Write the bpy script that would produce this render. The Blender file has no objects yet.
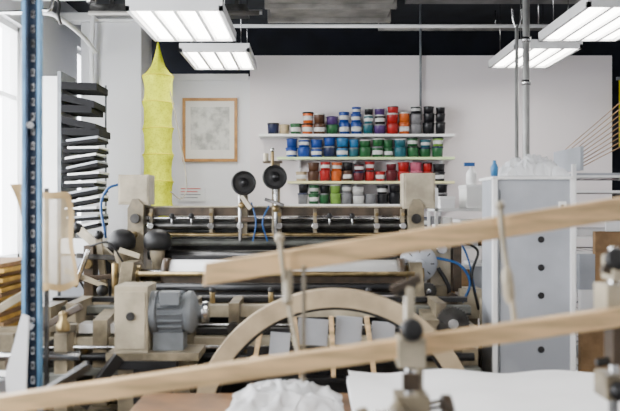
import bpy, bmesh, math, random
from mathutils import Vector, Matrix, Euler, noise
random.seed(5)
scene = bpy.context.scene

# ---------------------------------------------------------------- materials
def mat(name, col, rough=0.5, metal=0.0, var=0.12, nscale=6.0, bump=0.0, trans=0.0, alpha=1.0, emis=None, es=0.0, stretch=None):
    m = bpy.data.materials.new(name); m.use_nodes = True
    nt = m.node_tree; b = nt.nodes['Principled BSDF']
    b.inputs['Roughness'].default_value = rough
    b.inputs['Metallic'].default_value = metal
    tc = nt.nodes.new('ShaderNodeTexCoord')
    n = nt.nodes.new('ShaderNodeTexNoise'); n.inputs['Scale'].default_value = nscale; n.inputs['Detail'].default_value = 5
    if stretch:
        mp = nt.nodes.new('ShaderNodeMapping'); mp.inputs['Scale'].default_value = stretch
        nt.links.new(tc.outputs['Object'], mp.inputs['Vector']); nt.links.new(mp.outputs['Vector'], n.inputs['Vector'])
    else:
        nt.links.new(tc.outputs['Object'], n.inputs['Vector'])
    r = nt.nodes.new('ShaderNodeValToRGB')
    r.color_ramp.elements[0].position = 0.35; r.color_ramp.elements[1].position = 0.6
    r.color_ramp.elements[0].color = (*[c*(1-var) for c in col], 1)
    r.color_ramp.elements[1].color = (*[min(1, c*(1+var*0.4)) for c in col], 1)
    nt.links.new(n.outputs['Fac'], r.inputs['Fac'])
    nt.links.new(r.outputs['Color'], b.inputs['Base Color'])
    if bump > 0:
        bp = nt.nodes.new('ShaderNodeBump'); bp.inputs['Strength'].default_value = bump; bp.inputs['Distance'].default_value = 0.01
        nt.links.new(n.outputs['Fac'], bp.inputs['Height']); nt.links.new(bp.outputs['Normal'], b.inputs['Normal'])
    if trans: b.inputs['Transmission Weight'].default_value = trans
    if alpha < 1: b.inputs['Alpha'].default_value = alpha
    if emis:
        b.inputs['Emission Color'].default_value = (*emis, 1); b.inputs['Emission Strength'].default_value = es
    return m

M = dict(
 wall=mat('wall_paint', (.80,.80,.82), .85, var=.03, nscale=1.5),
 wallglow=mat('wall_paint_glow_tint', (.80,.745,.75), .85, var=.03, nscale=1.2),  # pinkish glow of light on this wall, put into its base colour
 trim=mat('trim_white', (.84,.84,.84), .5, var=.04),
 black=mat('ceiling_black', (.005,.007,.014), .9, var=.4, nscale=3),
 ceil=mat('ceiling_dark', (.018,.020,.026), .9, var=.4, nscale=3),
 floor=mat('floor_concrete', (.09,.08,.075), .7, var=.3, nscale=2, bump=.1),
 cream=mat('machine_cream', (.23,.19,.125), .33, var=.55, nscale=9),
 cream2=mat('machine_cream_light', (.46,.40,.29), .33, var=.28, nscale=9),
 tan=mat('guard_tan', (.40,.31,.195), .40, var=.22, nscale=8),
 brown=mat('machine_brown', (.07,.048,.03), .38, var=.5, nscale=14),
 dark=mat('machine_dark', (.010,.010,.011), .35, var=.5, nscale=10),
 rubber=mat('black_rubber', (.007,.007,.008), .5, var=.3),
 matte=mat('matte_black', (.004,.004,.005), .95, var=.3),
 steel=mat('steel', (.52,.52,.52), .22, 1.0, var=.5, nscale=12),
 steeld=mat('steel_dark', (.08,.078,.075), .35, .9, var=.5, nscale=12),
 brass=mat('worn_brass', (.32,.235,.11), .30, .8, var=.5, nscale=14),
 grey=mat('grey_enamel', (.17,.185,.20), .42, var=.25, nscale=8),
 greygreen=mat('grey_green_enamel', (.13,.135,.12), .45, var=.45, nscale=9),
 white=mat('white_plastic', (.84,.84,.83), .45, var=.05),
 paper=mat('paper', (.84,.84,.85), .8, var=.04, nscale=4),
 cab=mat('cabinet_enamel', (.38,.40,.44), .5, var=.2, nscale=3),
 galv=mat('galvanised_metal', (.20,.19,.175), .5, .3, var=.4, nscale=6),
 pole=mat('galvanised_pole', (.34,.34,.33), .45, .5, var=.3, nscale=5),
 wood=mat('pine_slat', (.76,.52,.27), .45, var=.34, nscale=5, stretch=(1,9,9)),
 woodd=mat('dark_wood', (.18,.09,.035), .5, var=.35, nscale=8),
 frame=mat('oak_frame', (.45,.22,.06), .45, var=.25, nscale=12),
 blue=mat('blue_enamel', (.10,.26,.45), .45, var=.3, nscale=9),
 strut=mat('strut_dark', (.015,.028,.055), .5, .3, var=.4, nscale=12),
 hose=mat('blue_hose', (.01,.08,.26), .35, var=.1),
 red=mat('red_paint', (.6,.02,.02), .4, var=.1),
 yellow=mat('yellow_paint', (.78,.74,.0), .5, var=.1),
 shelfg=mat('shelf_pale_green', (.60,.76,.38), .5, var=.1),
 shelfy=mat('shelf_pale_yellow', (.82,.79,.40), .5, var=.1),
 kraft=mat('kraft_board', (.32,.19,.09), .8, var=.3, nscale=9),
 ochre=mat('ochre_board', (.60,.36,.07), .7, var=.25, nscale=9),
 print_=mat('etching_print', (.58,.58,.54), .8, var=.38, nscale=12),
 mount=mat('mount_board', (.78,.76,.70), .8, var=.03),
 glassy=mat('plastic_film', (.88,.90,.93), .2, var=.05, alpha=.65),
 tape=mat('tracing_sheet', (.60,.48,.30), .4, var=.15, nscale=9, alpha=.62),
 tapeedge=mat('masking_tape', (.48,.33,.15), .7, var=.2, nscale=12),
 net=mat('yellow_net', (.76,.82,.0), .7, var=.12, nscale=20, alpha=.9),
 tube=mat('fluorescent_tube', (1,1,1), .5, var=0, emis=(1,.96,.90), es=15.5),
)
def gauze(m, s):
    nt=m.node_tree; b=nt.nodes['Principled BSDF']
    tc=nt.nodes.new('ShaderNodeTexCoord'); v=nt.nodes.new('ShaderNodeTexVoronoi'); v.inputs['Scale'].default_value=s
    nt.links.new(tc.outputs['Object'], v.inputs['Vector'])
    r=nt.nodes.new('ShaderNodeMapRange'); r.inputs['From Min'].default_value=.1; r.inputs['From Max'].default_value=.5
    r.inputs['To Min'].default_value=.75; r.inputs['To Max'].default_value=1
    nt.links.new(v.outputs['Distance'], r.inputs['Value']); nt.links.new(r.outputs[0], b.inputs['Alpha'])
gauze(M['net'], 60)

# ---------------------------------------------------------------- builder
class B:
    def __init__(s, name):
        s.name=name; s.bm=bmesh.new(); s.mats=[]
    def mi(s, m):
        m = M[m] if isinstance(m,str) else m
        if m not in s.mats: s.mats.append(m)
        return s.mats.index(m)
    def _fin(s, faces, m, smooth=False):
        i=s.mi(m)
        for f in faces:
            f.material_index=i; f.smooth=smooth
    def bx(s,x0,x1,y0,y1,z0,z1,m):
        v=[s.bm.verts.new((x,y,z)) for x in (x0,x1) for y in (y0,y1) for z in (z0,z1)]
        F=[(0,1,3,2),(4,6,7,5),(0,4,5,1),(2,3,7,6),(0,2,6,4),(1,5,7,3)]
        s._fin([s.bm.faces.new([v[i] for i in f]) for f in F], m); return s
    def rbox(s,c,size,rot,m):
        R=Euler(rot).to_matrix(); c=Vector(c)
        v=[s.bm.verts.new(c+R@Vector((x*size[0]/2,y*size[1]/2,z*size[2]/2))) for x in (-1,1) for y in (-1,1) for z in (-1,1)]
        F=[(0,1,3,2),(4,6,7,5),(0,4,5,1),(2,3,7,6),(0,2,6,4),(1,5,7,3)]
        s._fin([s.bm.faces.new([v[i] for i in f]) for f in F], m); return s
    def bar(s,p0,p1,w,h,m):
        p0=Vector(p0);p1=Vector(p1); d=(p1-p0).normalized()
        up=Vector((0,0,1)) if abs(d.z)<.95 else Vector((1,0,0))
        a=d.cross(up).normalized(); b=a.cross(d).normalized()
        v=[]
        for p in (p0,p1):
            for sa,sb in ((-1,-1),(1,-1),(1,1),(-1,1)):
                v.append(s.bm.verts.new(p+a*sa*w/2+b*sb*h/2))
        F=[(3,2,1,0),(4,5,6,7),(0,1,5,4),(1,2,6,5),(2,3,7,6),(3,0,4,7)]
        s._fin([s.bm.faces.new([v[i] for i in f]) for f in F], m); return s
    def lathe(s,p,axis,prof,m,seg=28,jit=0):
        p=Vector(p); ax=Vector(axis).normalized()
        q=Vector((0,0,1)).rotation_difference(ax)
        rings=[]
        for (r,h) in prof:
            ring=[]
            for k in range(seg):
                a=2*math.pi*k/seg
                rr=r*(1+jit*noise.noise(Vector((math.cos(a)*2,math.sin(a)*2,h*9+r))))
                ring.append(s.bm.verts.new(p+q@Vector((math.cos(a)*rr,math.sin(a)*rr,h))))
            rings.append(ring)
        fs=[]
        for a,b in zip(rings,rings[1:]):
            for k in range(seg):
                fs.append(s.bm.faces.new((a[k],a[(k+1)%seg],b[(k+1)%seg],b[k])))
        s._fin(fs,m,True)
        caps=[]
        if prof[0][0]>1e-4: caps.append(s.bm.faces.new(rings[0][::-1]))
        if prof[-1][0]>1e-4: caps.append(s.bm.faces.new(rings[-1]))
        s._fin(caps,m); return s
    def cyl(s,p0,p1,r,m,r2=None,seg=24):
        p0=Vector(p0);p1=Vector(p1); L=(p1-p0).length
        return s.lathe(p0,p1-p0,[(r,0),(r2 if r2 is not None else r,L)],m,seg)
    def sph(s,c,r,m,sc=(1,1,1),seg=20):
        g=bmesh.ops.create_uvsphere(s.bm,u_segments=seg,v_segments=seg//2,radius=r,matrix=Matrix.Translation(c)@Matrix.Diagonal((*sc,1)))
        fs=set(f for v in g['verts'] for f in v.link_faces); s._fin(fs,m,True); return s
    def torus(s,c,axis,R,r,m,seg=36,sg=10):
        q=Vector((0,0,1)).rotation_difference(Vector(axis).normalized()); c=Vector(c); rings=[]
        for i in range(seg):
            a=2*math.pi*i/seg; ring=[]
            for j in range(sg):
                b=2*math.pi*j/sg; rr=R+r*math.cos(b)
                ring.append(s.bm.verts.new(c+q@Vector((rr*math.cos(a),rr*math.sin(a),r*math.sin(b)))))
            rings.append(ring)
        fs=[]
        for i in range(seg):
            a=rings[i]; b=rings[(i+1)%seg]
            for j in range(sg): fs.append(s.bm.faces.new((a[j],b[j],b[(j+1)%sg],a[(j+1)%sg])))
        s._fin(fs,m,True); return s
    def gear(s,c,R,w,m,teeth=32,hub='steel'):
        n=teeth*4; fr=[];bk=[]
        for k in range(n):
            a=2*math.pi*k/n; r=R if (k%4) in (0,1) else R*.93
            fr.append(s.bm.verts.new((c[0]+r*math.cos(a),c[1],c[2]+r*math.sin(a)))); bk.append(s.bm.verts.new((c[0]+r*math.cos(a),c[1]+w,c[2]+r*math.sin(a))))
        fs=[s.bm.faces.new(fr),s.bm.faces.new(bk[::-1])]
        for k in range(n): fs.append(s.bm.faces.new((fr[k],bk[k],bk[(k+1)%n],fr[(k+1)%n])))
        s._fin(fs,m); s.cyl((c[0],c[1]-.015,c[2]),(c[0],c[1],c[2]),R*.3,hub); return s
    def prism(s,pts,y0,y1,m,plane='xz'):
        def P(a,b,t): return (a,t,b) if plane=='xz' else ((t,a,b) if plane=='yz' else (a,b,t))
        A=[s.bm.verts.new(P(a,b,y0)) for a,b in pts]; C=[s.bm.verts.new(P(a,b,y1)) for a,b in pts]
        n=len(pts); fs=[s.bm.faces.new(A),s.bm.faces.new(C[::-1])]
        for i in range(n): fs.append(s.bm.faces.new((A[i],C[i],C[(i+1)%n],A[(i+1)%n])))
        s._fin(fs,m); return s
    def arc(s,cx,cz,ri,ro,y0,y1,a0,a1,m,n=48):
        R=[]
        for i in range(n+1):
            a=math.radians(a0+(a1-a0)*i/n); c,d=math.cos(a),math.sin(a)
            R.append([s.bm.verts.new((cx+r*c,y,cz+r*d)) for r,y in ((ri,y0),(ro,y0),(ro,y1),(ri,y1))])
        fs=[]; sm=[]
        for a,b in zip(R,R[1:]):
            fs.append(s.bm.faces.new((a[0],a[1],b[1],b[0]))); fs.append(s.bm.faces.new((a[2],a[3],b[3],b[2])))
            sm.append(s.bm.faces.new((a[1],a[2],b[2],b[1]))); sm.append(s.bm.faces.new((a[3],a[0],b[0],b[3])))
        fs.append(s.bm.faces.new(R[0])); fs.append(s.bm.faces.new(R[-1][::-1]))
        s._fin(fs,m); s._fin(sm,m); return s
    def tube(s,pts,r,m,sub=6,seg=10):
        P=[Vector(p) for p in pts]; Q=[]
        if len(P)>2:
            E=[2*P[0]-P[1]]+P+[2*P[-1]-P[-2]]
            for i in range(1,len(E)-2):
                for k in range(sub):
                    t=k/sub; a,b,c,d=E[i-1],E[i],E[i+1],E[i+2]
                    Q.append(.5*((2*b)+(c-a)*t+(2*a-5*b+4*c-d)*t*t+(3*b-a-3*c+d)*t**3))
            Q.append(P[-1])
        else: Q=P
        rings=[]
        nrm=None
        for i,p in enumerate(Q):
            t=(Q[min(i+1,len(Q)-1)]-Q[max(i-1,0)]).normalized()
            if nrm is None:
                nrm=t.orthogonal().normalized()
            else:
                nrm=(nrm-t*nrm.dot(t)).normalized()
            bn=t.cross(nrm)
            rings.append([s.bm.verts.new(p+(nrm*math.cos(2*math.pi*k/seg)+bn*math.sin(2*math.pi*k/seg))*r) for k in range(seg)])
        fs=[]
        for a,b in zip(rings,rings[1:]):
            for k in range(seg): fs.append(s.bm.faces.new((a[k],a[(k+1)%seg],b[(k+1)%seg],b[k])))
        s._fin(fs,m,True)
        s._fin([s.bm.faces.new(rings[0][::-1]),s.bm.faces.new(rings[-1])],m); return s
    def sheet(s,fn,nu,nv,m,smooth=True):
        V=[[s.bm.verts.new(fn(i/nu,j/nv)) for j in range(nv+1)] for i in range(nu+1)]
        fs=[s.bm.faces.new((V[i][j],V[i+1][j],V[i+1][j+1],V[i][j+1])) for i in range(nu) for j in range(nv)]
        s._fin(fs,m,smooth); return s
    def done(s,parent=None,bevel=0.0):
        bmesh.ops.recalc_face_normals(s.bm, faces=s.bm.faces)
        me=bpy.data.meshes.new(s.name); s.bm.to_mesh(me); s.bm.free()
        for m in s.mats: me.materials.append(m)
        o=bpy.data.objects.new(s.name,me); scene.collection.objects.link(o)
        if bevel:
            b=o.modifiers.new('bevel','BEVEL'); b.width=bevel; b.segments=2; b.limit_method='ANGLE'; b.angle_limit=math.radians(50)
        if parent: o.parent=parent
        return o
def empty(name):
    e=bpy.data.objects.new(name,None); e.empty_display_size=.1; scene.collection.objects.link(e); return e

# ---------------------------------------------------------------- room shell
CH=3.6
B('floor').bx(-2.6,4.2,-3,9.2,-.1,0,'floor').done()
B('ceiling').bx(-2.6,4.2,-3,9.2,CH,CH+.1,'ceil').done()
w=B('wall_left')
ops=[(0.2,3.0,1.15,3.1),(3.5,6.75,1.15,3.1),(8.25,8.85,1.3,3.25)]
ys=-3
for (a,b,z0,z1) in ops:
    w.bx(-2.6,-2.4,ys,a,0,CH,'wall'); w.bx(-2.6,-2.4,a,b,0,z0,'wall'); w.bx(-2.6,-2.4,a,b,z1,CH,'wall'); ys=b
w.bx(-2.6,-2.4,ys,9.2,0,CH,'wall'); w.done()
for i,(a,b,z0,z1) in enumerate(ops):
    f=B('window_%d'%(i+1))
    for yy in [a+.02,b-.02]+([a+(b-a)*k/3 for k in (1,2)] if b-a>1 else []):
        f.bx(-2.52,-2.45,yy-.03,yy+.03,z0,z1,'trim')
    f.bx(-2.52,-2.45,a,b,z0,z0+.05,'trim'); f.bx(-2.52,-2.45,a,b,z1-.05,z1,'trim')
    f.bx(-2.51,-2.46,a,b,z0+(z1-z0)*.68,z0+(z1-z0)*.68+.04,'trim')
    f.bx(-2.55,-2.30,a-.05,b+.05,z0-.04,z0-.002,'trim')
    f.done(bevel=.004)
B('wall_right').bx(4.0,4.2,-3,9.2,0,CH,'wall').done()
B('wall_front').bx(-2.6,4.2,-3.2,-3,0,CH,'wall').done()
B('wall_far').bx(-2.6,4.2,9.0,9.2,0,CH,'black').done()
B('wall_back').bx(-.60,3.02,8.0,8.12,0,3.1,'wallglow').bx(-1.7,-.60,8.06,8.18,0,2.9,'wall').done()
B('trim_1').bx(-1.7,-.62,8.02,8.05,2.86,2.92,'trim').done()
B('wall_column').bx(-2.15,-1.58,7.5,8.0,0,3.32,'wall').bx(-2.38,-1.50,7.45,7.62,3.32,3.40,'trim').done(bevel=.01)
B('baseboard_back').bx(-1.58,3.02,7.97,7.995,0,.12,'trim').done()

# pipes & services
p=B('ceiling_conduit')
p.cyl((-.9,7.0,3.17),(3.4,7.0,3.17),.016,'trim')
for x in (-.8,.6,2.0,3.3): p.cyl((x,7.0,3.18),(x,7.0,CH),.006,'steel',seg=8)
p.done()
p=B('heating_pipe')
p.tube([(-2.35,6.3,3.24),(-1.8,6.3,3.24),(-1.72,6.3,3.28),(-1.7,6.3,CH)],.025,'trim')
p.tube([(-2.36,6.3,3.12),(-2.1,6.3,3.12),(-2.0,6.4,3.1),(-1.96,6.9,3.06),(-1.96,7.3,3.0)],.02,'trim')
p.tube([(-2.0,7.4,3.5),(-2.02,7.4,3.0),(-2.02,7.42,2.75),(-2.0,7.48,2.7)],.022,'trim')
p.cyl((-1.72,6.3,3.2),(-1.72,6.3,3.28),.04,'steel')
p.tube([(-2.36,5.9,3.02),(-2.0,5.9,3.04),(-1.9,5.9,3.10),(-1.88,5.9,CH)],.014,'steel')
p.tube([(-2.36,6.1,3.18),(-1.95,6.1,3.18),(-1.92,6.1,3.05),(-1.90,6.1,2.98)],.012,'steeld')
p.done()
p=B('cable_tray')
p.bx(-1.75,-.5,6.35,6.6,3.14,3.2,'steeld')
p.cyl((-1.75,6.32,3.12),(-.4,6.32,3.12),.018,'galv').cyl((-1.75,6.7,3.22),(-.4,6.7,3.22),.022,'trim')
for x in (-1.6,-1.1,-.6):
    p.bx(x,x+.03,6.4,6.43,3.2,CH,'steeld')
p.done()
p=B('ventilation_duct')
p.bx(-.30,.60,4.4,6.25,3.06,3.45,'galv')
for y in (4.4,5.3,5.8,6.22): p.bx(-.33,.63,y,y+.04,3.03,3.48,'galv')
p.bx(-.33,.63,6.262,6.28,3.03,3.48,'pole')
p.bx(-1.2,-.33,5.7,6.1,3.28,3.44,'galv')
for x in (-.31,.60): p.bx(x,x+.01,5.5,5.53,3.45,CH,'steel')
p.bx(-1.15,-1.14,5.8,5.83,3.44,CH,'steel')
p.done(bevel=.004)
p=B('ceiling_beam')
p.bx(.8,4.0,6.6,6.75,3.3,3.42,'steeld').bx(-.3,4.0,5.1,5.2,3.5,3.6,'steeld').bx(-2.4,-1.0,5.2,5.3,3.42,3.6,'steeld')
p.bx(.8,1.6,5.6,5.9,3.25,3.35,'steeld').bx(1.0,1.04,5.7,5.73,3.35,3.6,'steeld').bx(1.4,1.44,5.7,5.73,3.35,3.6,'steeld')
p.done()
p=B('sprinkler_pipe')
p.cyl((.7,6.1,3.22),(3.6,6.1,3.22),.022,'galv').cyl((.7,8.2,3.42),(3.6,8.2,3.42),.03,'galv')
for x in (.75,1.9,3.0): p.cyl((x,6.1,3.22),(x,6.1,CH),.006,'steel',seg=8); p.cyl((x,8.2,3.42),(x,8.2,CH),.006,'steel',seg=8)
p.done()

def fixture(x0,x1,y0,y1,z=2.87):
    f=B('ceiling_light'); h=.07
    f.bx(x0,x1,y0,y1,z+.03,z+h,'trim')
    f.bx(x0,x0+.025,y0,y1,z,z+.03,'trim').bx(x1-.025,x1,y0,y1,z,z+.03,'trim')
    f.bx(x0,x1,y0,y0+.03,z,z+.03,'trim').bx(x0,x1,y1-.03,y1,z,z+.03,'trim')
    n=4; W=(x1-x0-.05)/n
    for k in range(n):
        a=x0+.025+W*k
        f.bx(a+.026,a+W-.026,y0+.05,y1-.05,z+.012,z+.03,'tube')
        if k: f.bx(a-.012,a+.012,y0+.03,y1-.03,z-.002,z+.03,'trim')
    for x in (x0+.08,x1-.08):
        for y in (y0+.12,y1-.12): f.cyl((x,y,z+h),(x,y,CH),.003,'steel',seg=6)
    f.done()
fixture(-1.2,-.57,5.2,6.2); fixture(-1.08,-.50,6.6,7.5); fixture(1.77,2.38,5.1,6.2); fixture(1.65,2.2,6.45,7.4)
fixture(-.9,-.2,1.8,3.0); fixture(1.2,1.9,1.8,3.0); fixture(-.9,-.2,-1.2,0); fixture(1.2,1.9,-1.2,0)

# poles & conduits
p=B('steel_pole'); p.cyl((1.259,4.66,0),(1.259,4.66,CH),.02,'pole'); 
for z in (2.55,2.3,3.0): p.cyl((1.259,4.66,z),(1.259,4.66,z+.03),.026,'steel')
p.cyl((1.259,4.66,0),(1.259,4.66,.02),.06,'steel'); p.done()
p=B('steel_pole'); p.cyl((1.292,5.0,0),(1.292,5.0,2.72),.011,'pole'); p.tube([(1.292,5.0,2.70),(1.27,5.0,2.76),(1.262,5.0,2.84)],.006,'steel').tube([(1.292,5.0,2.70),(1.315,5.0,2.76),(1.322,5.0,2.84)],.006,'steel'); p.cyl((1.292,5.0,0),(1.292,5.0,.02),.05,'steel'); p.done()
p=B('wall_conduit'); p.cyl((1.1,7.96,2.45),(1.1,7.96,3.6),.012,'grey'); p.done()

# ---------------------------------------------------------------- ink shelves
sh=B('ink_shelf')
bz=[2.293,2.07,1.837,1.614]; bx0=[-.50,-.32,-.22,-.20]; smat=['white','shelfg','shelfy','white']
for z,x0,m in zip(bz,bx0,smat):
    sh.bx(x0,1.40,7.74,7.998,z-.024,z,'white'); sh.bx(x0,1.40,7.736,7.74,z-.024,z,m)
for x in (-.1,.45,1.0,1.3):
    sh.bx(x-.012,x+.012,7.975,7.999,1.3,2.4,'trim')
    for z in bz: sh.prism([(7.98,z-.03),(7.78,z-.03),(7.98,z-.10)],x-.006,x+.006,'trim','yz')
sh.bx(-.2,1.40,7.74,7.998,1.36,1.388,'white')
sh.done(bevel=.002)
_cm={}
def cm(c):
    if c not in _cm: _cm[c]=mat('ink_%d'%len(_cm),c,.4,var=.15,nscale=20)
    return _cm[c]
C=dict(nv=(.008,.015,.06),bl=(.01,.05,.26),cy=(.02,.15,.34),te=(.015,.11,.14),gr=(.015,.10,.03),lg=(.17,.32,.05),rd=(.36,.010,.010),mr=(.10,.008,.014),
 og=(.52,.10,.012),ye=(.75,.52,.04),br=(.08,.035,.018),pk=(.45,.10,.16),wh=(.62,.62,.60),gy=(.18,.18,.19),bk=(.006,.006,.008),pu=(.07,.03,.14),cr=(.46,.36,.22))
def tub(b,x,y,z,r,h,body,lid,label):
    b.lathe((x,y,z),(0,0,1),[(r*.88,0),(r*.97,h*.88),(r*.97,h*.9)],cm(C[body]),20)
    b.lathe((x,y,z+h*.86),(0,0,1),[(r*1.03,0),(r*1.03,h*.1),(r*.98,h*.14),(r*.85,h*.14),(r*.84,h*.11)],cm(C[lid]),20)
    if label:
        b.lathe((x,y,z),(0,0,1),[(r*.935,h*.25),(r*.97,h*.65)],cm(C[label]),20)
palette=[
 (-.42,['nv','cr','cr','br','og','br','gr','bl','nv','bl','te','pu','bl','rd','og','gy','bk','nv','bk']),
 (-.24,['bl','bl','nv','bl','nv','cy','te','te','gr','gr','gr','te','nv','gr','lg','gr','gr']),
 (-.14,['cr','br','og','rd','og','br','mr','rd','rd','mr','mr','rd','pk','rd','mr','bk']),
 (-.12,['wh','gr','gr','gr','lg','gy','wh','gy','br','br','bk','gy','wh','bk','nv','bk']),
 (-.12,['br','bk','gy','wh','bk','br','gy','bk','wh','bk','gy','wh'])]
for ri,((xs,cols),z) in enumerate(zip(palette,bz+[1.388])):
    b=B('ink_tubs'); x=xs
    while x<1.34:
        r=random.choice((.050,.055,.058,.060)); x+=r
        if x+r>1.40: break
        t=(x-xs)/(1.36-xs); c=cols[min(len(cols)-1,int(t*len(cols)))]
        if random.random()<.12: c=random.choice(cols)
        h=random.uniform(.095,.12) if ri==0 else random.uniform(.09,.11)
        y=7.85+random.uniform(-.03,.02)
        lid=c if random.random()<.5 else random.choice(['bk','gy','nv',c])
        tub(b,x,y,z+.001,r,h,c,lid,'wh' if random.random()<.36 else None); top=z+.002+h; rr=r
        tiers=1 if ri else (0 if t<.16 else (2 if t>.45 else 1))
        if ri==4: tiers=0
        lim=z+.203 if ri else z+.30
        for q in range(tiers):
            if random.random()<.08: break
            h2=random.uniform(.072,.088) if ri else random.uniform(.08,.11) if q==0 else .065
            h2=min(h2,lim-top)
            if h2<.05: break
            rr*=random.uniform(.9,1.0); c2=random.choice([c,c,c,random.choice(cols),'bk'])
            tub(b,x+random.uniform(-.006,.006),y,top+.001,rr,h2,c2,random.choice([c2,'bk','wh',c2]),'wh' if random.random()<.35 else None); top+=h2+.002
            if q==0 and random.random()<.35: break
        x+=r+random.choice((.003,.005,.008))
    b.done()

# framed picture
f=B('framed_print'); X0,X1,Z0,Z1=-1.28,-.73,2.04,2.68; yb=8.055; t=.03
f.bx(X0,X0+t,yb-.03,yb,Z0,Z1,'frame').bx(X1-t,X1,yb-.03,yb,Z0,Z1,'frame').bx(X0+t,X1-t,yb-.03,yb,Z0,Z0+t,'frame').bx(X0+t,X1-t,yb-.03,yb,Z1-t,Z1,'frame')
f.bx(X0+.02,X1-.02,yb-.015,yb,Z0+.02,Z1-.02,'mount').bx(X0+.08,X1-.08,yb-.018,yb-.015,Z0+.12,Z1-.09,'print_'); f.done()
f=B('safety_sign'); f.bx(-1.33,-1.05,8.045,8.058,1.64,1.80,'paper')
for k in range(4): f.bx(-1.30,-1.10-.03*(k%2),8.042,8.045,1.765-.03*k,1.773-.03*k,'red' if k<2 else 'grey')
f.done()
f=B('wall_socket'); f.bx(-.98,-.86,8.03,8.058,1.46,1.54,'white').bx(-.94,-.90,8.024,8.03,1.48,1.52,'trim'); f.done(bevel=.004)

# ---------------------------------------------------------------- yellow hanging net
n=B('hanging_yellow_net')
R=[(.008,3.00),(.018,2.95),(.035,2.88),(.06,2.80),(.10,2.745),(.128,2.72),(.128,2.70)]
zc=2.70
for kk in range(6):
    R+=[(.120,zc-.04),(.116,zc-.10),(.119,zc-.17),(.130,zc-.215),(.132,zc-.225)]; zc-=.225
n.lathe((-1.31,6.9,0),(0,0,1),[(r,z) for r,z in R[::-1]],'net',48,jit=.08)
for k in range(7): n.torus((-1.31,6.9,2.71-.225*k),(.05*math.sin(k*2),.03,1),.131,.006,'yellow')
n.cyl((-1.31,6.9,2.97),(-1.31,6.9,CH),.004,'net',seg=8)
n.tube([(-1.20,6.86,1.72),(-1.10,6.86,1.66),(-1.06,6.86,1.80),(-1.12,6.86,2.2),(-1.20,6.86,2.58)],.005,'cream2')
n.done()

# ---------------------------------------------------------------- plate rack at left
r=B('plate_drying_rack')
r.bx(-2.20,-1.99,6.3,6.7,0,2.62,'white')
r.bx(-1.99,-1.96,6.3,6.7,0,2.66,'grey')
for k,(z,x1) in enumerate(((2.54,-1.68),(2.45,-1.70),(2.36,-1.72),(2.27,-1.69),(2.18,-1.66))):
    r.prism([(-1.96,z-.02),(-1.96,z+.035),(x1,z+.025-.05*(k%2)),(x1,z-.03-.05*(k%2))],6.3,6.66,'matte')
for k in range(11):
    z=2.10-.068*k; x=-1.81+.012*math.sin(k*2.1); t=-.12+.10*math.sin(k*1.7)
    r.rbox((x,6.45,z),(.29-.02*(k%3),.34,.024),(0,t,0),'matte')
    r.rbox((x+.02,6.44,z+.024),(.25,.33,.018),(0,t,0),'white' if k%3 else 'cab')
r.bx(-1.97,-1.66,6.3,6.7,0,.06,'grey'); r.cyl((-1.70,6.66,.06),(-1.70,6.66,2.6),.008,'grey')
r.bx(-1.98,-1.66,6.3,6.6,1.22,1.34,'white').bx(-1.98,-1.66,6.3,6.6,.06,1.2,'cab')
r.done(bevel=.003)

# ---------------------------------------------------------------- blue perforated strut with sheet
s=B('perforated_steel_upright')
s.bx(-1.078,-1.064,2.99,3.03,0,CH,'blue').bx(-1.064,-1.022,3.012,3.03,0,CH,'strut').bx(-1.022,-1.012,2.995,3.03,0,CH,'blue')
s.bx(-1.064,-1.056,2.988,2.992,0,CH,'strut')
z=.05
while z<CH-.05:
    s.bx(-1.050,-1.036,3.0085,3.0118,z,z+.028,'steel'); s.bx(-1.046,-1.040,3.006,3.0085,z+.006,z+.022,'rubber'); z+=.055
s.bx(-1.12,-.95,2.9,3.1,0,.01,'blue')
for zz in (1.15,1.9): s.cyl((-1.043,2.98,zz),(-1.043,3.01,zz),.014,'steel',seg=6)
s.done()
def dr(u,v):
    a=Vector((-1.20,0,1.685)).lerp(Vector((-.965,0,1.645)),u); b=Vector((-1.08,0,1.25)).lerp(Vector((-.925,0,1.275)),u)
    q=a.lerp(b,v)
    return (q.x+.006*math.sin(v*9),3.20+.012*math.sin(u*7+v*3)+.012*math.sin(v*6),q.z+.008*math.sin(u*8))
d=B('draped_tracing_sheet'); d.sheet(dr,24,24,'tape')
def strip(u0,u1,v0,v1):
    d.sheet(lambda a,b: (lambda p:(p[0],p[1]-.003,p[2]))(dr(u0+(u1-u0)*a,v0+(v1-v0)*b)),8,12,'tapeedge')
strip(0,1,0,.07); strip(0,.10,.07,1); strip(.90,1,.07,1); strip(.10,.90,.93,1)
d.bx(-1.07,-1.055,3.22,3.235,0,1.67,'steeld').bx(-1.15,-1.0,3.15,3.3,0,.02,'steeld'); d.done()
B('leaning_paper_sheet').prism([(-1.12,.98),(-1.06,1.20),(-1.035,1.19),(-1.05,.82),(-1.11,.80)],2.94,2.955,'paper').done()

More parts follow.
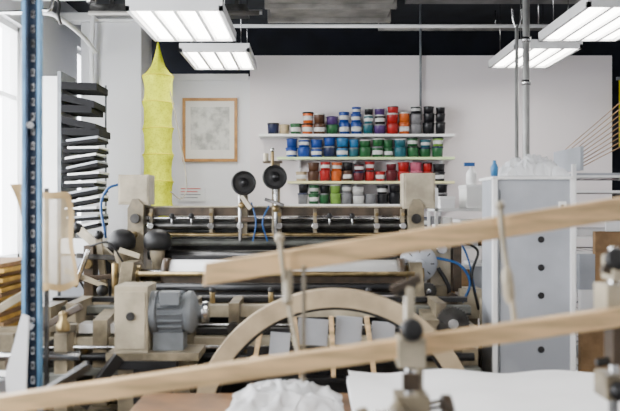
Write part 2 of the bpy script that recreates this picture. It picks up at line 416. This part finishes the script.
# ---------------------------------------------------------------- printing press
press=empty('lithographic_printing_press')
c=B('carriage')
c.bx(-1.12,.70,4.98,5.03,1.535,1.59,'brown'); c.bx(-1.12,.70,4.975,5.035,1.588,1.597,'cream2')
c.cyl((-1.06,5.10,1.57),(.66,5.10,1.57),.028,'steel')
c.cyl((-1.0,4.96,1.475),(.62,4.96,1.475),.027,'steeld'); c.cyl((-1.06,4.96,1.475),(.68,4.96,1.475),.011,'steel')
c.cyl((-1.0,5.06,1.44),(.60,5.06,1.44),.03,'dark'); 
c.bx(-1.05,.64,5.0,5.02,1.50,1.515,'steeld')
c.cyl((-1.0,4.93,1.42),(.60,4.93,1.42),.012,'brass').cyl((-1.0,4.95,1.522),(.60,4.95,1.522),.010,'steel')
for x in (-.99,-.62,-.44,-.2,.02,.40,.56):
    c.bx(x,x+.022,4.93,5.12,1.42,1.58,'cream'); c.cyl((x+.011,4.90,1.475),(x+.011,4.935,1.475),.02,'steel'); c.cyl((x+.011,4.91,1.545),(x+.011,4.935,1.545),.012,'brass')
for x0 in (-1.12,.60):
    c.prism([(x0,1.05),(x0+.1,1.05),(x0+.1,1.60),(x0+.07,1.64),(x0+.03,1.64),(x0,1.58)],4.90,5.16,'cream')
    c.cyl((x0+.05,4.88,1.52),(x0+.05,4.90,1.52),.03,'steeld').cyl((x0+.05,4.87,1.42),(x0+.05,4.90,1.42),.02,'brass')
c.bx(-1.18,-.99,4.92,5.10,1.605,1.79,'cream2'); c.bx(-1.17,-1.0,4.915,4.92,1.62,1.78,'cream2')
c.bx(.575,.77,4.92,5.10,1.58,1.80,'cream2'); c.bx(.585,.76,4.915,4.92,1.60,1.79,'cream2')
for x in (-.85,-.73,.12,.26): c.sph((x,4.92,1.535),.018,'rubber').cyl((x,4.92,1.48),(x,4.92,1.53),.006,'steel',seg=8)
c.bx(-.98,.58,5.10,5.13,1.30,1.40,'dark').cyl((-.98,5.0,1.37),(.58,5.0,1.37),.022,'greygreen')
c.done(press,bevel=.004)
def wheel(name,x,z,y=4.82,r=.075):
    h=B(name)
    h.lathe((x,y,z),(0.25,-1,.15),[(r*.97,-.012),(r,-.006),(r,.008),(r*.97,.014),(r*.86,.014),(r*.80,.004),(r*.38,.004),(r*.34,.012)],'rubber',40)
    h.lathe((x,y,z),(0.25,-1,.15),[(r*.28,.0),(r*.28,.020),(r*.2,.026),(r*.16,.034),(0,.036)],'dark',24)
    h.cyl((x,y,z),(x,5.0,z-.01),.014,'steel')
    return h
h=wheel('handwheel',-.40,1.735); h.bx(-.435,-.385,4.92,4.99,1.40,1.76,'cream').sph((-.42,4.9,1.60),.022,'brass').bar((-.42,4.9,1.66),(-.36,4.88,1.58),.02,.03,'cream2')
h.cyl((-.43,4.91,1.38),(-.43,4.91,1.66),.012,'steel').bx(-.46,-.34,4.90,4.93,1.50,1.53,'brown').tube([(-.36,4.9,1.62),(-.33,4.88,1.5),(-.35,4.9,1.38)],.005,'hose'); h.done(press,bevel=.003)
h=wheel('handwheel',-.2125,1.77); h.bx(-.235,-.185,4.92,4.99,1.40,1.87,'cream').cyl((-.23,4.9,1.84),(-.23,4.9,1.93),.010,'brass').sph((-.23,4.9,1.94),.014,'steel').bx(-.29,-.17,4.9,4.94,1.860,1.875,'brown')
h.cyl((-.27,4.9,1.87),(-.27,4.9,1.92),.016,'cream2')
h.cyl((-.21,4.91,1.38),(-.21,4.91,1.70),.012,'steel').sph((-.21,4.9,1.58),.022,'brass').bar((-.28,4.90,1.64),(-.16,4.90,1.60),.02,.02,'steel').tube([(-.25,4.9,1.60),(-.29,4.88,1.5),(-.26,4.9,1.38)],.005,'hose'); h.done(press,bevel=.003)
for x in (-1.13,-.915):
    h=B('damper_knob'); h.lathe((x,4.80,1.35),(0,0,1),[(.06,-.015),(.08,0),(.084,.04),(.075,.075),(.05,.098),(.02,.108),(0,.11)],'rubber',32)
    h.lathe((x,4.80,1.05),(0,0,1),[(.05,0),(.035,.05),(.03,.2),(.045,.26),(.045,.3)],'cream',24); h.done(press)
c=B('blanket_cylinder')
c.cyl((-.80,4.6,1.20),(.50,4.6,1.20),.088,'white',seg=48)
c.cyl((-.84,4.6,1.20),(-.80,4.6,1.20),.098,'brown',seg=48).cyl((.50,4.6,1.20),(.54,4.6,1.20),.098,'brown',seg=48)
c.cyl((-.98,4.6,1.20),(.62,4.6,1.20),.035,'steel')
c.bx(-.82,.52,4.47,4.49,1.115,1.205,'brown').bx(-.82,.52,4.42,4.47,1.105,1.118,'dark')
c.cyl((-.95,4.44,1.220),(.58,4.44,1.220),.014,'brass').cyl((-.95,4.42,1.15),(.58,4.42,1.15),.022,'dark')
c.bx(-.82,.52,4.75,4.82,1.28,1.30,'dark')
c.cyl((-.98,4.85,1.30),(.60,4.85,1.30),.03,'steeld')
c.done(press)
fr=B('side_frames')
for x0 in (-1.06,.56):
    fr.prism([(3.9,0),(5.3,0),(5.3,1.06),(4.95,1.15),(4.7,1.28),(4.5,1.28),(4.38,1.10),(3.9,1.04)],x0,x0+.07,'cream','yz')
    fr.cyl((x0-.02,4.6,1.20),(x0+.09,4.6,1.20),.06,'brass')
    for yy in (4.1,4.3): fr.cyl((x0-.015,yy,1.0),(x0+.085,yy,1.0),.03,'steel')
fr.bx(-1.36,-1.28,3.95,4.25,0,1.10,'cream').bx(.75,.83,3.95,4.25,0,1.0,'cream')
fr.bx(-1.36,.83,4.22,4.28,1.09,1.115,'dark')
fr.bx(-1.36,.83,4.12,4.2,1.045,1.08,'greygreen').bx(-1.36,.83,4.115,4.125,1.035,1.045,'dark')
fr.bx(-1.36,.83,3.94,4.02,.895,.95,'cream2').bx(-1.36,.83,4.0,4.05,.955,.985,'dark')
fr.cyl((-1.36,3.90,.862),(.80,3.90,.862),.020,'dark'); fr.cyl((-1.36,4.08,.99),(.8,4.08,.99),.012,'steel')
fr.cyl((-1.36,3.86,.915),(.80,3.86,.915),.009,'steel')
fr.bx(-1.36,.83,3.88,3.96,.775,.81,'greygreen').bx(-1.3,.8,4.3,4.36,.3,1.0,'dark').bx(-1.36,.83,3.85,3.95,.55,.62,'cream')
fr.bx(-.82,.54,4.28,4.42,1.05,1.085,'cream2'); fr.bx(-.80,.5,4.30,4.40,1.085,1.10,'steel')
for x in (-1.2,-.62,-.40,.62): fr.bx(x,x+.05,3.93,4.25,.80,1.12,'cream'); fr.cyl((x+.025,3.9,1.0),(x+.025,3.94,1.0),.03,'steeld')
for x in (-1.33,-1.1,-.9,-.3,.4): fr.lathe((x,3.9,.80),(0,0,1),[(.03,0),(.03,.02),(.012,.03),(.012,.08),(.022,.09),(.022,.11)],'brass',16)
fr.gear((.70,3.92,1.02),.085,.025,'steeld').gear((-1.24,3.90,.88),.07,.025,'steeld',24)
for x in (-.50,-.2,.05,.3,.5): fr.cyl((x,4.10,1.10),(x,4.10,1.16),.014,'brass'); fr.sph((x,4.10,1.165),.017,'rubber')
for x in (-1.18,-1.02,-.7,-.35,-.1,.2,.45): fr.cyl((x,3.925,.922),(x,3.94,.922),.014,'steeld',seg=6)
fr.bx(-.60,.45,4.05,4.12,1.035,1.095,'cream2')
fr.done(press,bevel=.005)
B('feed_board').bx(-1.26,-.64,3.98,4.10,1.0,1.01,'paper').bx(-1.26,-.64,3.975,3.985,.965,1.01,'paper').done(press)
l=B('throw_off_levers')
l.bar((-1.44,4.95,1.46),(-1.16,4.9,1.23),.03,.05,'cream2').sph((-1.44,4.95,1.46),.035,'rubber').cyl((-1.16,4.86,1.23),(-1.16,4.96,1.23),.04,'cream')
l.bar((-1.28,4.85,1.40),(-1.24,4.85,1.05),.03,.04,'cream').sph((-1.28,4.85,1.42),.03,'dark')
l.bar((-1.40,4.8,1.30),(-1.1,4.8,1.28),.025,.03,'steeld').bar((-1.38,4.75,1.16),(-1.0,4.75,1.20),.02,.03,'brown')
l.bar((-1.45,4.72,1.22),(-1.2,4.72,1.12),.02,.03,'cream2').bar((-1.30,4.70,1.34),(-1.38,4.70,1.12),.02,.025,'steel').bar((-1.12,4.70,1.34),(-1.0,4.70,1.30),.02,.03,'cream2')
l.bx(-1.36,-1.30,4.8,4.92,1.0,1.36,'brown').cyl((-1.33,4.78,1.25),(-1.33,4.8,1.25),.03,'brass').bx(-1.20,-1.08,4.76,4.90,1.05,1.16,'dark').gear((-1.02,4.68,1.15),.06,.02,'steeld',20)
l.bx(-1.4,-1.1,4.7,5.0,.95,1.05,'cream').bx(-1.32,-1.22,4.75,4.9,0,.95,'cream')
l.cyl((-1.15,4.72,1.06),(-1.15,4.72,1.26),.02,'brass').cyl((-1.05,4.70,1.06),(-1.05,4.70,1.22),.03,'grey').sph((-1.22,4.7,1.10),.035,'rubber')
l.tube([(-1.25,4.9,1.40),(-1.28,4.9,1.6),(-1.24,4.9,1.70),(-1.18,4.93,1.73)],.008,'hose')
l.tube([(-1.30,4.9,1.35),(-1.42,4.9,1.2),(-1.36,4.9,1.05)],.008,'rubber')
l.bx(-1.28,-1.13,4.98,5.02,1.05,1.34,'dark').tube([(-1.1,4.72,1.26),(-1.18,4.70,1.38),(-1.30,4.72,1.36)],.006,'rubber')
l.done(press,bevel=.004)
m=B('drive_motor')
m.bx(-.885,-.735,3.62,3.82,.93,1.235,'cream2').bx(-.875,-.745,3.612,3.62,.95,1.21,'cream2').cyl((-.81,3.60,1.1),(-.81,3.615,1.1),.02,'steeld')
m.lathe((-.735,3.72,1.105),(1,0,0),[(.10,0),(.10,.03),(.088,.035),(.088,.16),(.098,.165),(.098,.19),(.07,.21),(.035,.215),(.03,.24),(0,.24)],'grey',36)
for k in range(20):
    a=2*math.pi*k/20; m.rbox((-.64,3.72+.092*math.cos(a),1.105+.092*math.sin(a)),(.11,.005,.018),(a-math.pi/2,0,0),'grey')
m.bx(-.68,-.59,3.60,3.66,1.15,1.21,'grey').cyl((-.50,3.72,1.105),(-.47,3.72,1.105),.05,'steel')
m.bx(-.92,-.50,3.60,3.84,.90,.935,'cream').bx(-.88,-.80,3.66,3.80,0,.90,'cream').bx(-.62,-.55,3.66,3.80,0,.90,'cream')
m.bx(-.72,-.58,3.66,3.78,.935,1.02,'grey'); m.bar((-.86,3.6,.92),(-1.0,3.5,.72),.03,.05,'dark'); m.bx(-.90,-.60,3.6,3.66,.86,.9,'dark')
m.bx(-.80,-.62,3.62,3.7,.70,.86,'dark')
m.done(press,bevel=.004)
a=B('arched_guard'); a.arc(.106,.633,.535,.612,3.38,3.46,-2,182,'tan',96); a.arc(.106,.633,.520,.535,3.42,3.44,-2,182,'dark',96)
a.bx(-.51,-.42,3.36,3.48,0,.64,'tan').bx(.63,.73,3.36,3.48,0,.64,'tan')
a.done(press,bevel=.004)
m=B('auxiliary_motor')
m.lathe((.63,4.75,1.265),(0,-1,0),[(.10,0),(.10,.10),(.105,.11),(.105,.14),(.08,.16),(.03,.165),(.028,.19),(0,.19)],'cab',36)
for k in range(10):
    a=2*math.pi*k/10; m.rbox((.63+.10*math.cos(a),4.68,1.265+.10*math.sin(a)),(.022,.09,.006),(0,-a,0),'grey')
for k in range(8):
    a=2*math.pi*k/8; m.rbox((.63+.06*math.cos(a),4.592,1.265+.06*math.sin(a)),(.05,.008,.008),(0,-a,0),'steeld')
m.bx(.58,.80,4.6,4.9,1.06,1.14,'cream').bx(.70,.82,4.66,4.8,1.14,1.42,'cream2').cyl((.76,4.6,1.35),(.76,4.66,1.35),.03,'steel').bx(.83,.88,4.64,4.76,1.10,1.38,'brown')
m.tube([(.72,4.62,1.30),(.86,4.6,1.26),(.92,4.6,1.15),(.86,4.6,1.02),(.80,4.6,.95)],.008,'hose')
m.tube([(.70,4.64,1.42),(.80,4.58,1.45),(.90,4.6,1.32),(.95,4.6,1.1)],.006,'hose')
m.tube([(.74,4.62,1.24),(.80,4.6,1.12),(.78,4.6,.98)],.012,'rubber').tube([(.86,4.6,1.40),(.96,4.58,1.34),(.93,4.6,1.2),(.97,4.6,1.0)],.008,'rubber')
m.bx(.64,.86,4.5,4.7,0,1.06,'cream').cyl((.70,4.46,1.0),(.70,4.50,1.0),.05,'steeld').cyl((.80,4.44,1.08),(.80,4.52,1.08),.030,'brown')
m.bx(.70,.84,4.485,4.50,.80,.92,'dark').gear((.66,4.47,1.12),.05,.02,'steeld',20)
m.bx(.86,.99,4.6,4.75,.95,1.12,'cream2').bx(.88,.97,4.62,4.74,0,.95,'cream').cyl((1.0,4.5,.9),(1.0,4.5,1.08),.045,'cream2').bx(.95,1.05,4.45,4.56,0,.9,'brown')
m.done(bevel=.004)

# trestle with boards under the arch
t=B('wooden_board_trestle')
for x0,x1,z0,z1 in ((-.19,-.095,.89,1.0),(-.06,.085,.94,1.065),(.12,.245,.94,1.075),(.29,.40,.92,1.05)):
    t.rbox(((x0+x1)/2,3.78,(z0+z1)/2),(x1-x0,.012,z1-z0),(-.2,.08,0),'cab')
for xa,xb in ((-.22,-.27),(-.075,-.04),(.10,.11),(.265,.30),(.42,.48)):
    t.bar((xa,3.76,1.08),(xb,3.72,.80),.03,.022,'wood')
t.bx(-.30,.52,3.70,3.78,.78,.80,'dark').bx(-.30,.52,3.74,3.78,.86,.885,'dark').bx(-.30,.50,3.80,3.81,.5,.93,'dark')
for x in (-.28,.48): t.bx(x,x+.03,3.72,3.76,0,.78,'wood')
t.cyl((-.26,3.66,.87),(-.26,3.74,.87),.03,'wood'); t.done(bevel=.003)

# ---------------------------------------------------------------- back bench with equipment
b=B('work_bench'); b.bx(-1.45,1.25,6.8,7.5,1.03,1.07,'cream2')
for x in (-1.42,-.1,1.18):
    for y in (6.84,7.42): b.bx(x,x+.05,y,y+.05,0,1.03,'grey')
b.bx(-1.42,1.23,6.85,7.45,.3,.33,'grey'); b.done(bevel=.003)
b=B('desktop_printer'); b.prism([(-.99,1.07),(-.68,1.07),(-.68,1.26),(-.72,1.36),(-.95,1.36),(-.99,1.26)],6.9,7.2,'rubber').bx(-.95,-.72,6.89,6.9,1.15,1.19,'grey').bx(-.93,-.74,6.83,6.9,1.10,1.11,'grey').bx(-.93,-.74,6.89,6.9,1.25,1.31,'dark'); b.done(bevel=.01)
b=B('storage_boxes'); b.bx(-1.40,-1.25,7.1,7.4,1.07,1.42,'kraft').bx(-1.24,-1.12,7.1,7.4,1.07,1.33,cm(C['nv'])).bx(-1.24,-1.13,7.1,7.4,1.331,1.39,'white').bx(-1.11,-1.01,7.1,7.4,1.07,1.44,'rubber').bx(-1.40,-1.27,7.12,7.4,1.421,1.47,cm(C['bl'])); b.done(bevel=.006)
b=B('stacked_books'); 
for k,(x0,x1,mm) in enumerate(((-.62,-.30,'paper'),(-.60,-.32,'white'),(-.61,-.36,'kraft'),(-.60,-.30,'paper'),(-.58,-.34,'cab'),(-.58,-.33,'paper'),(-.59,-.35,'rubber'),(-.60,-.33,'paper'))): b.bx(x0,x1,6.9,7.15,1.07+.035*k,1.103+.035*k,mm)
b.done(bevel=.003)
b=B('storage_jars')
for k,x in enumerate((-.2,-.06,.08,.22,.36,.52,.66,.8,.94,1.08)): tub(b,x,7.05,1.071,.062,.24+.05*(k%3),['wh','gy','cr','bk','wh','br','bk','bl','bk','gy'][k],['bk','wh','br','bk','gy','bk','nv','bl','bk','bk'][k],'wh' if k%2 else None)
b.done()

# right shelving between press and cabinet
s=B('storage_shelf')
for x in (.86,1.36):
    for y in (5.5,5.85): s.bx(x,x+.02,y,y+.02,0,1.72,'white')
for z in (.5,.9,1.3,1.56): s.bx(.86,1.38,5.5,5.87,z,z+.02,'white')
s.done()
s=B('storage_bins')
for x0,x1,z0,z1,mm in ((.89,1.02,1.321,1.46,'white'),(1.04,1.16,1.321,1.50,'cab'),(1.18,1.34,1.321,1.44,'kraft'),(.90,1.0,1.581,1.66,'paper'),(1.08,1.19,1.581,1.74,'white'),(.9,1.1,.921,1.18,'kraft'),(1.12,1.33,.921,1.2,'cab')):
    s.bx(x0,x1,5.52,5.8,z0,z1,mm); s.bx(x0-.004,x1+.004,5.515,5.805,z1-.02,z1+.004,'trim')
s.done(bevel=.004)
s=B('spray_bottle'); s.lathe((1.13,5.6,1.745),(0,0,1),[(.035,0),(.038,.07),(.03,.09),(.014,.11),(.014,.13)],'white',20).bx(1.08,1.15,5.58,5.62,1.875,1.90,'hose'); s.done()

# ---------------------------------------------------------------- tall cabinet right
c=B('metal_cabinet')
c.bx(.925,1.31,4.0,4.3,0,1.73,'cab'); c.bx(.910,.935,3.985,4.01,0,1.74,'trim').bx(1.30,1.325,3.985,4.01,0,1.74,'trim').bx(.91,1.325,3.985,4.31,1.73,1.745,'trim')
c.bx(.945,.952,3.994,4.0,.05,1.68,'grey')
for z in (1.43,1.29,1.15,1.0,.88,.7): c.cyl((1.155,3.994,z),(1.155,4.001,z),.017,'rubber',seg=20)
for z in (1.60,.5): c.cyl((1.26,3.99,z),(1.26,4.001,z),.01,'steel',seg=12)
c.bx(1.24,1.28,3.99,4.0,1.50,1.62,'trim')
c.done(bevel=.003)
def bag(name,cx,cy,z0,sx,sy,h,seed,m='glassy',smooth=True,fq=3.0):
    def fn(u,v):
        e=(math.sin(math.pi*u)*math.sin(math.pi*v))**.5
        q=Vector((u*fq*1.3+seed,v*fq,seed)); 
        ridge=1-abs(noise.noise(q))*2.2
        zz=z0+.004+e*h*(.35+.55*max(0,ridge)+.25*abs(noise.noise(q*2.3)))
        return (cx+(u-.5)*sx+.02*noise.noise(q*2),cy+(v-.5)*sy+.02*noise.noise(q*2+Vector((5,5,5))),zz)
    b=B(name); b.sheet(fn,54,36,m,smooth); return b.done()
bag('crumpled_plastic_bag',1.145,4.15,1.746,.32,.26,.125,3.3,fq=4.5)
s=B('glue_bottle'); s.lathe((.945,4.1,1.746),(0,0,1),[(.018,0),(.020,.05),(.010,.07),(.008,.085)],cm(C['cy']),16); s.done()

# drying rack right
d=B('wire_drying_rack')
for x in (1.64,2.24):
    for y in (5.0,5.6): d.bx(x,x+.025,y,y+.025,0,1.86,'trim')
for k in range(16):
    z=.35+k*.095; d.bx(1.64,2.26,4.99,5.005,z,z+.014,'trim').bx(1.64,2.26,5.61,5.62,z,z+.01,'steel')
    d.bx(1.645,1.66,5.0,5.62,z,z+.014,'cab')
    for j in range(7): x=1.68+j*.09; d.bx(x,x+.005,5.0,5.62,z,z+.005,'steel')
    if k%2: d.bx(1.68,2.2,5.03,5.55,z+.015,z+.03+.012*(k%3),'paper' if k%3 else 'cab')
for k in range(9): d.cyl((1.70,5.02+.06*k,1.84+.012*k),(2.24,5.02+.06*k,2.12+.035*k),.003,'kraft',seg=6)
d.bx(1.69,1.71,5.0,5.55,1.82,1.97,'cab').bx(2.24,2.27,5.0,5.55,1.86,2.45,'cab')
d.done()
d=B('print_boards'); d.bx(1.67,2.2,4.93,4.985,.9,1.08,'paper').bx(1.76,2.2,4.94,4.985,1.08,1.44,'kraft').bx(1.67,2.25,4.93,4.985,.0,.9,'kraft').bx(1.66,1.76,4.935,4.985,1.08,1.30,'cab').bx(1.82,2.1,4.925,4.94,1.44,1.50,'paper'); d.done(bevel=.004)
d=B('yellow_hanging_cloth'); d.sheet(lambda u,v:(3.05+.2*u,7.9+.03*math.sin(u*12),2.85-.68*v+.02*math.sin(u*7)),16,16,'yellow'); d.bx(3.03,3.3,7.89,7.92,2.84,2.87,'grey').cyl((3.1,7.905,2.86),(3.1,7.905,CH),.005,'grey',seg=8); d.done()

# ---------------------------------------------------------------- foreground wooden arms
fw=empty('wooden_delivery_frame')
s=B('wooden_slats')
s.prism([(-.266,1.400),(-.262,1.455),(1.05,1.665),(1.06,1.610)],1.99,2.03,'wood')
s.prism([(-.80,1.095),(-.80,1.140),(1.02,1.400),(1.02,1.355)],1.88,1.92,'wood')
s.done(fw,bevel=.003)
k=B('rods_and_clamps')
k.tube([(-.075,1.97,1.52),(-.06,1.97,1.40),(-.03,1.94,1.25),(-.015,1.90,1.18)],.006,'cream2'); k.sph((-.075,1.97,1.52),.012,'cream2').cyl((-.055,1.95,1.36),(-.055,1.99,1.44),.012,'cream2')
k.tube([(.468,1.97,1.60),(.476,1.965,1.50),(.488,1.95,1.40),(.495,1.93,1.31)],.007,'cream2'); k.lathe((.488,1.95,1.36),(-.1,0,1),[(.008,0),(.014,.02),(.014,.07),(.008,.09)],'cream2',16).sph((.468,1.97,1.60),.012,'cream2')
k.cyl((.235,1.9,0),(.235,1.9,1.40),.011,'steel')
k.bx(.205,.27,1.86,1.94,1.22,1.29,'cream2').lathe((.235,1.86,1.31),(0,-1,.2),[(.024,0),(.028,.01),(.024,.03),(.012,.035)],'rubber',20)
k.bx(.225,.245,1.87,1.93,1.30,1.41,'cream2').sph((.215,1.89,1.40),.018,'rubber').bar((.19,1.88,1.40),(.26,1.88,1.43),.015,.02,'brown')
k.bx(.20,.28,1.86,1.94,1.11,1.155,'cream').cyl((.15,1.9,1.10),(.32,1.9,1.13),.012,'steel').lathe((.14,1.9,1.10),(-1,0,-.2),[(.02,0),(.024,.01),(.02,.03)],'cream',16).lathe((.31,1.9,1.12),(1,0,.2),[(.02,0),(.03,.01),(.026,.03)],'brown',16)
k.cyl((.255,1.87,1.0),(.255,1.87,1.25),.010,'cream').sph((.205,1.86,1.12),.024,'cream').bx(.215,.255,1.85,1.87,1.17,1.21,'brown')
k.cyl((.74,1.95,0),(.74,1.95,1.50),.012,'steel')
k.lathe((.735,1.93,1.465),(0,-1,.3),[(.026,0),(.030,.012),(.026,.03),(.010,.034)],'rubber',20)
k.bx(.705,.775,1.90,1.99,1.345,1.41,'cream2').bx(.72,.765,1.90,1.98,1.42,1.48,'cream2').bar((.70,1.92,1.45),(.79,1.92,1.42),.02,.02,'brown')
k.bx(.705,.785,1.90,1.99,1.135,1.195,'cream').sph((.735,1.90,1.16),.024,'rubber').cyl((.69,1.93,1.22),(.80,1.93,1.24),.010,'steeld')
k.bx(.72,.75,1.9,1.96,1.22,1.34,'brown')
for x in (.235,.74): k.cyl((x,1.93,0),(x,1.93,.02),.12,'cream')
k.cyl((-.70,1.9,0),(-.70,1.9,1.13),.014,'steel').bx(-.74,-.66,1.86,1.94,1.04,1.10,'brown').cyl((-.70,1.9,0),(-.70,1.9,.02),.12,'cream')
k.bar((-.78,1.93,1.06),(-.55,2.0,1.20),.02,.022,'dark')
k.bar((-.015,1.99,1.45),(-.015,1.93,1.22),.010,.010,'cream')
k.done(fw,bevel=.003)

# foreground table with paper
t=B('work_table'); t.bx(-.66,1.45,2.3,3.2,.81,.85,'woodd')
for x in (-.62,1.36):
    for y in (2.34,3.1): t.bx(x,x+.06,y,y+.06,0,.81,'wood')
t.bx(-.6,1.4,3.12,3.15,.70,.81,'wood'); t.done(bevel=.004)
p=B('paper_stack')
for k_ in range(6): 
    q=random.uniform(-.008,.008); p.rbox((.78+q,2.76+q/2,.857+.013*k_),(1.26,.78,.011),(0,0,q*.6),'paper')
def fl(u,v): return (.15+1.28*u,2.36+.82*v,.932+.018*abs(noise.noise(Vector((u*4,v*3,1))))+(.022*max(0,v-.55)*(1.1-u)*(1+math.sin(u*17+v*3))))
p.sheet(fl,70,30,'paper'); p.done()
bag('plastic_sheeting',-.09,3.0,.851,.42,.34,.095,8.1,fq=4.2)

# left foreground clutter
c=B('side_cabinet'); c.bx(-1.75,-1.42,3.7,4.3,0,.93,'cab').bx(-1.77,-1.40,3.68,4.32,.93,.96,'grey')
for z in (.3,.6): c.bx(-1.72,-1.45,3.69,3.70,z,z+.01,'dark')
c.done(bevel=.004)
c=B('stacked_boards')
for k_ in range(16):
    q=random.uniform(-.02,.02); c.bx(-1.75+q,-1.45+q,3.75,4.25,.961+.023*k_,.980+.023*k_,['ochre','woodd','ochre','kraft'][k_%4])
c.done()
c=B('feeder_arm'); 
c.bar((-1.50,3.65,1.08),(-1.28,3.75,1.22),.03,.035,'cream2').bar((-1.55,3.6,1.03),(-1.05,3.62,1.05),.05,.03,'cream').cyl((-1.24,3.6,.98),(-1.24,3.6,1.12),.03,'grey').sph((-1.28,3.75,1.23),.026,'rubber')
c.bx(-1.40,-1.32,3.56,3.66,0,1.03,'cream').bx(-1.14,-1.08,3.56,3.66,0,1.03,'cream').bx(-1.5,-1.05,3.55,3.6,.80,.85,'greygreen').cyl((-1.5,3.56,.93),(-1.02,3.56,.93),.02,'steel').cyl((-1.30,3.52,.9),(-1.30,3.56,.9),.045,'brown')
c.bar((-1.2,3.55,1.05),(-1.0,3.5,1.16),.02,.03,'brown').lathe((-1.08,3.5,1.05),(0,0,1),[(.03,0),(.03,.03),(.015,.05),(.02,.08),(.0,.09)],'brass',16)
c.done(bevel=.004)
def bucket(x,y,z,r,h,m='white'):
    b=B('plastic_bucket'); b.lathe((x,y,z),(0,0,1),[(r*.8,0),(r,h*.95),(r*1.05,h*.95),(r*1.05,h),(r*.97,h),(r*.78,.01),(0,.01)],m,28); b.torus((x,y,z+h*.9),(0,.4,1),r*1.06,.004,'steel'); return b.done()
s=B('side_stool'); s.bx(-1.50,-1.16,3.05,3.40,.70,.73,'woodd')
for x in (-1.48,-1.21):
    for y in (3.07,3.35): s.bx(x,x+.03,y,y+.03,0,.70,'woodd')
s.done(bevel=.003)
bucket(-1.28,3.2,.731,.09,.19)

# ---------------------------------------------------------------- light
wd=bpy.data.worlds.new('sky'); scene.world=wd; wd.use_nodes=True
bg=wd.node_tree.nodes['Background']; bg.inputs['Color'].default_value=(.95,.97,1,1); bg.inputs['Strength'].default_value=15.0
for i,(a,b_,z0,z1) in enumerate(ops):
    L=bpy.data.lights.new('window_portal_%d'%i,'AREA'); L.shape='RECTANGLE'; L.size=z1-z0; L.size_y=b_-a
    L.cycles.is_portal=True
    o=bpy.data.objects.new('window_portal_%d'%i,L); scene.collection.objects.link(o)
    o.location=(-2.58,(a+b_)/2,(z0+z1)/2); o.rotation_euler=(0,-math.pi/2,0)

# ---------------------------------------------------------------- camera
cam=bpy.data.cameras.new('camera'); co=bpy.data.objects.new('camera',cam); scene.collection.objects.link(co)
co.location=(0,0,1.6); co.rotation_euler=(math.radians(90),0,0)
cam.sensor_width=36; cam.lens=46.45; cam.clip_end=60
cam.dof.use_dof=True; cam.dof.focus_distance=7.0; cam.dof.aperture_fstop=2.7
scene.camera=co
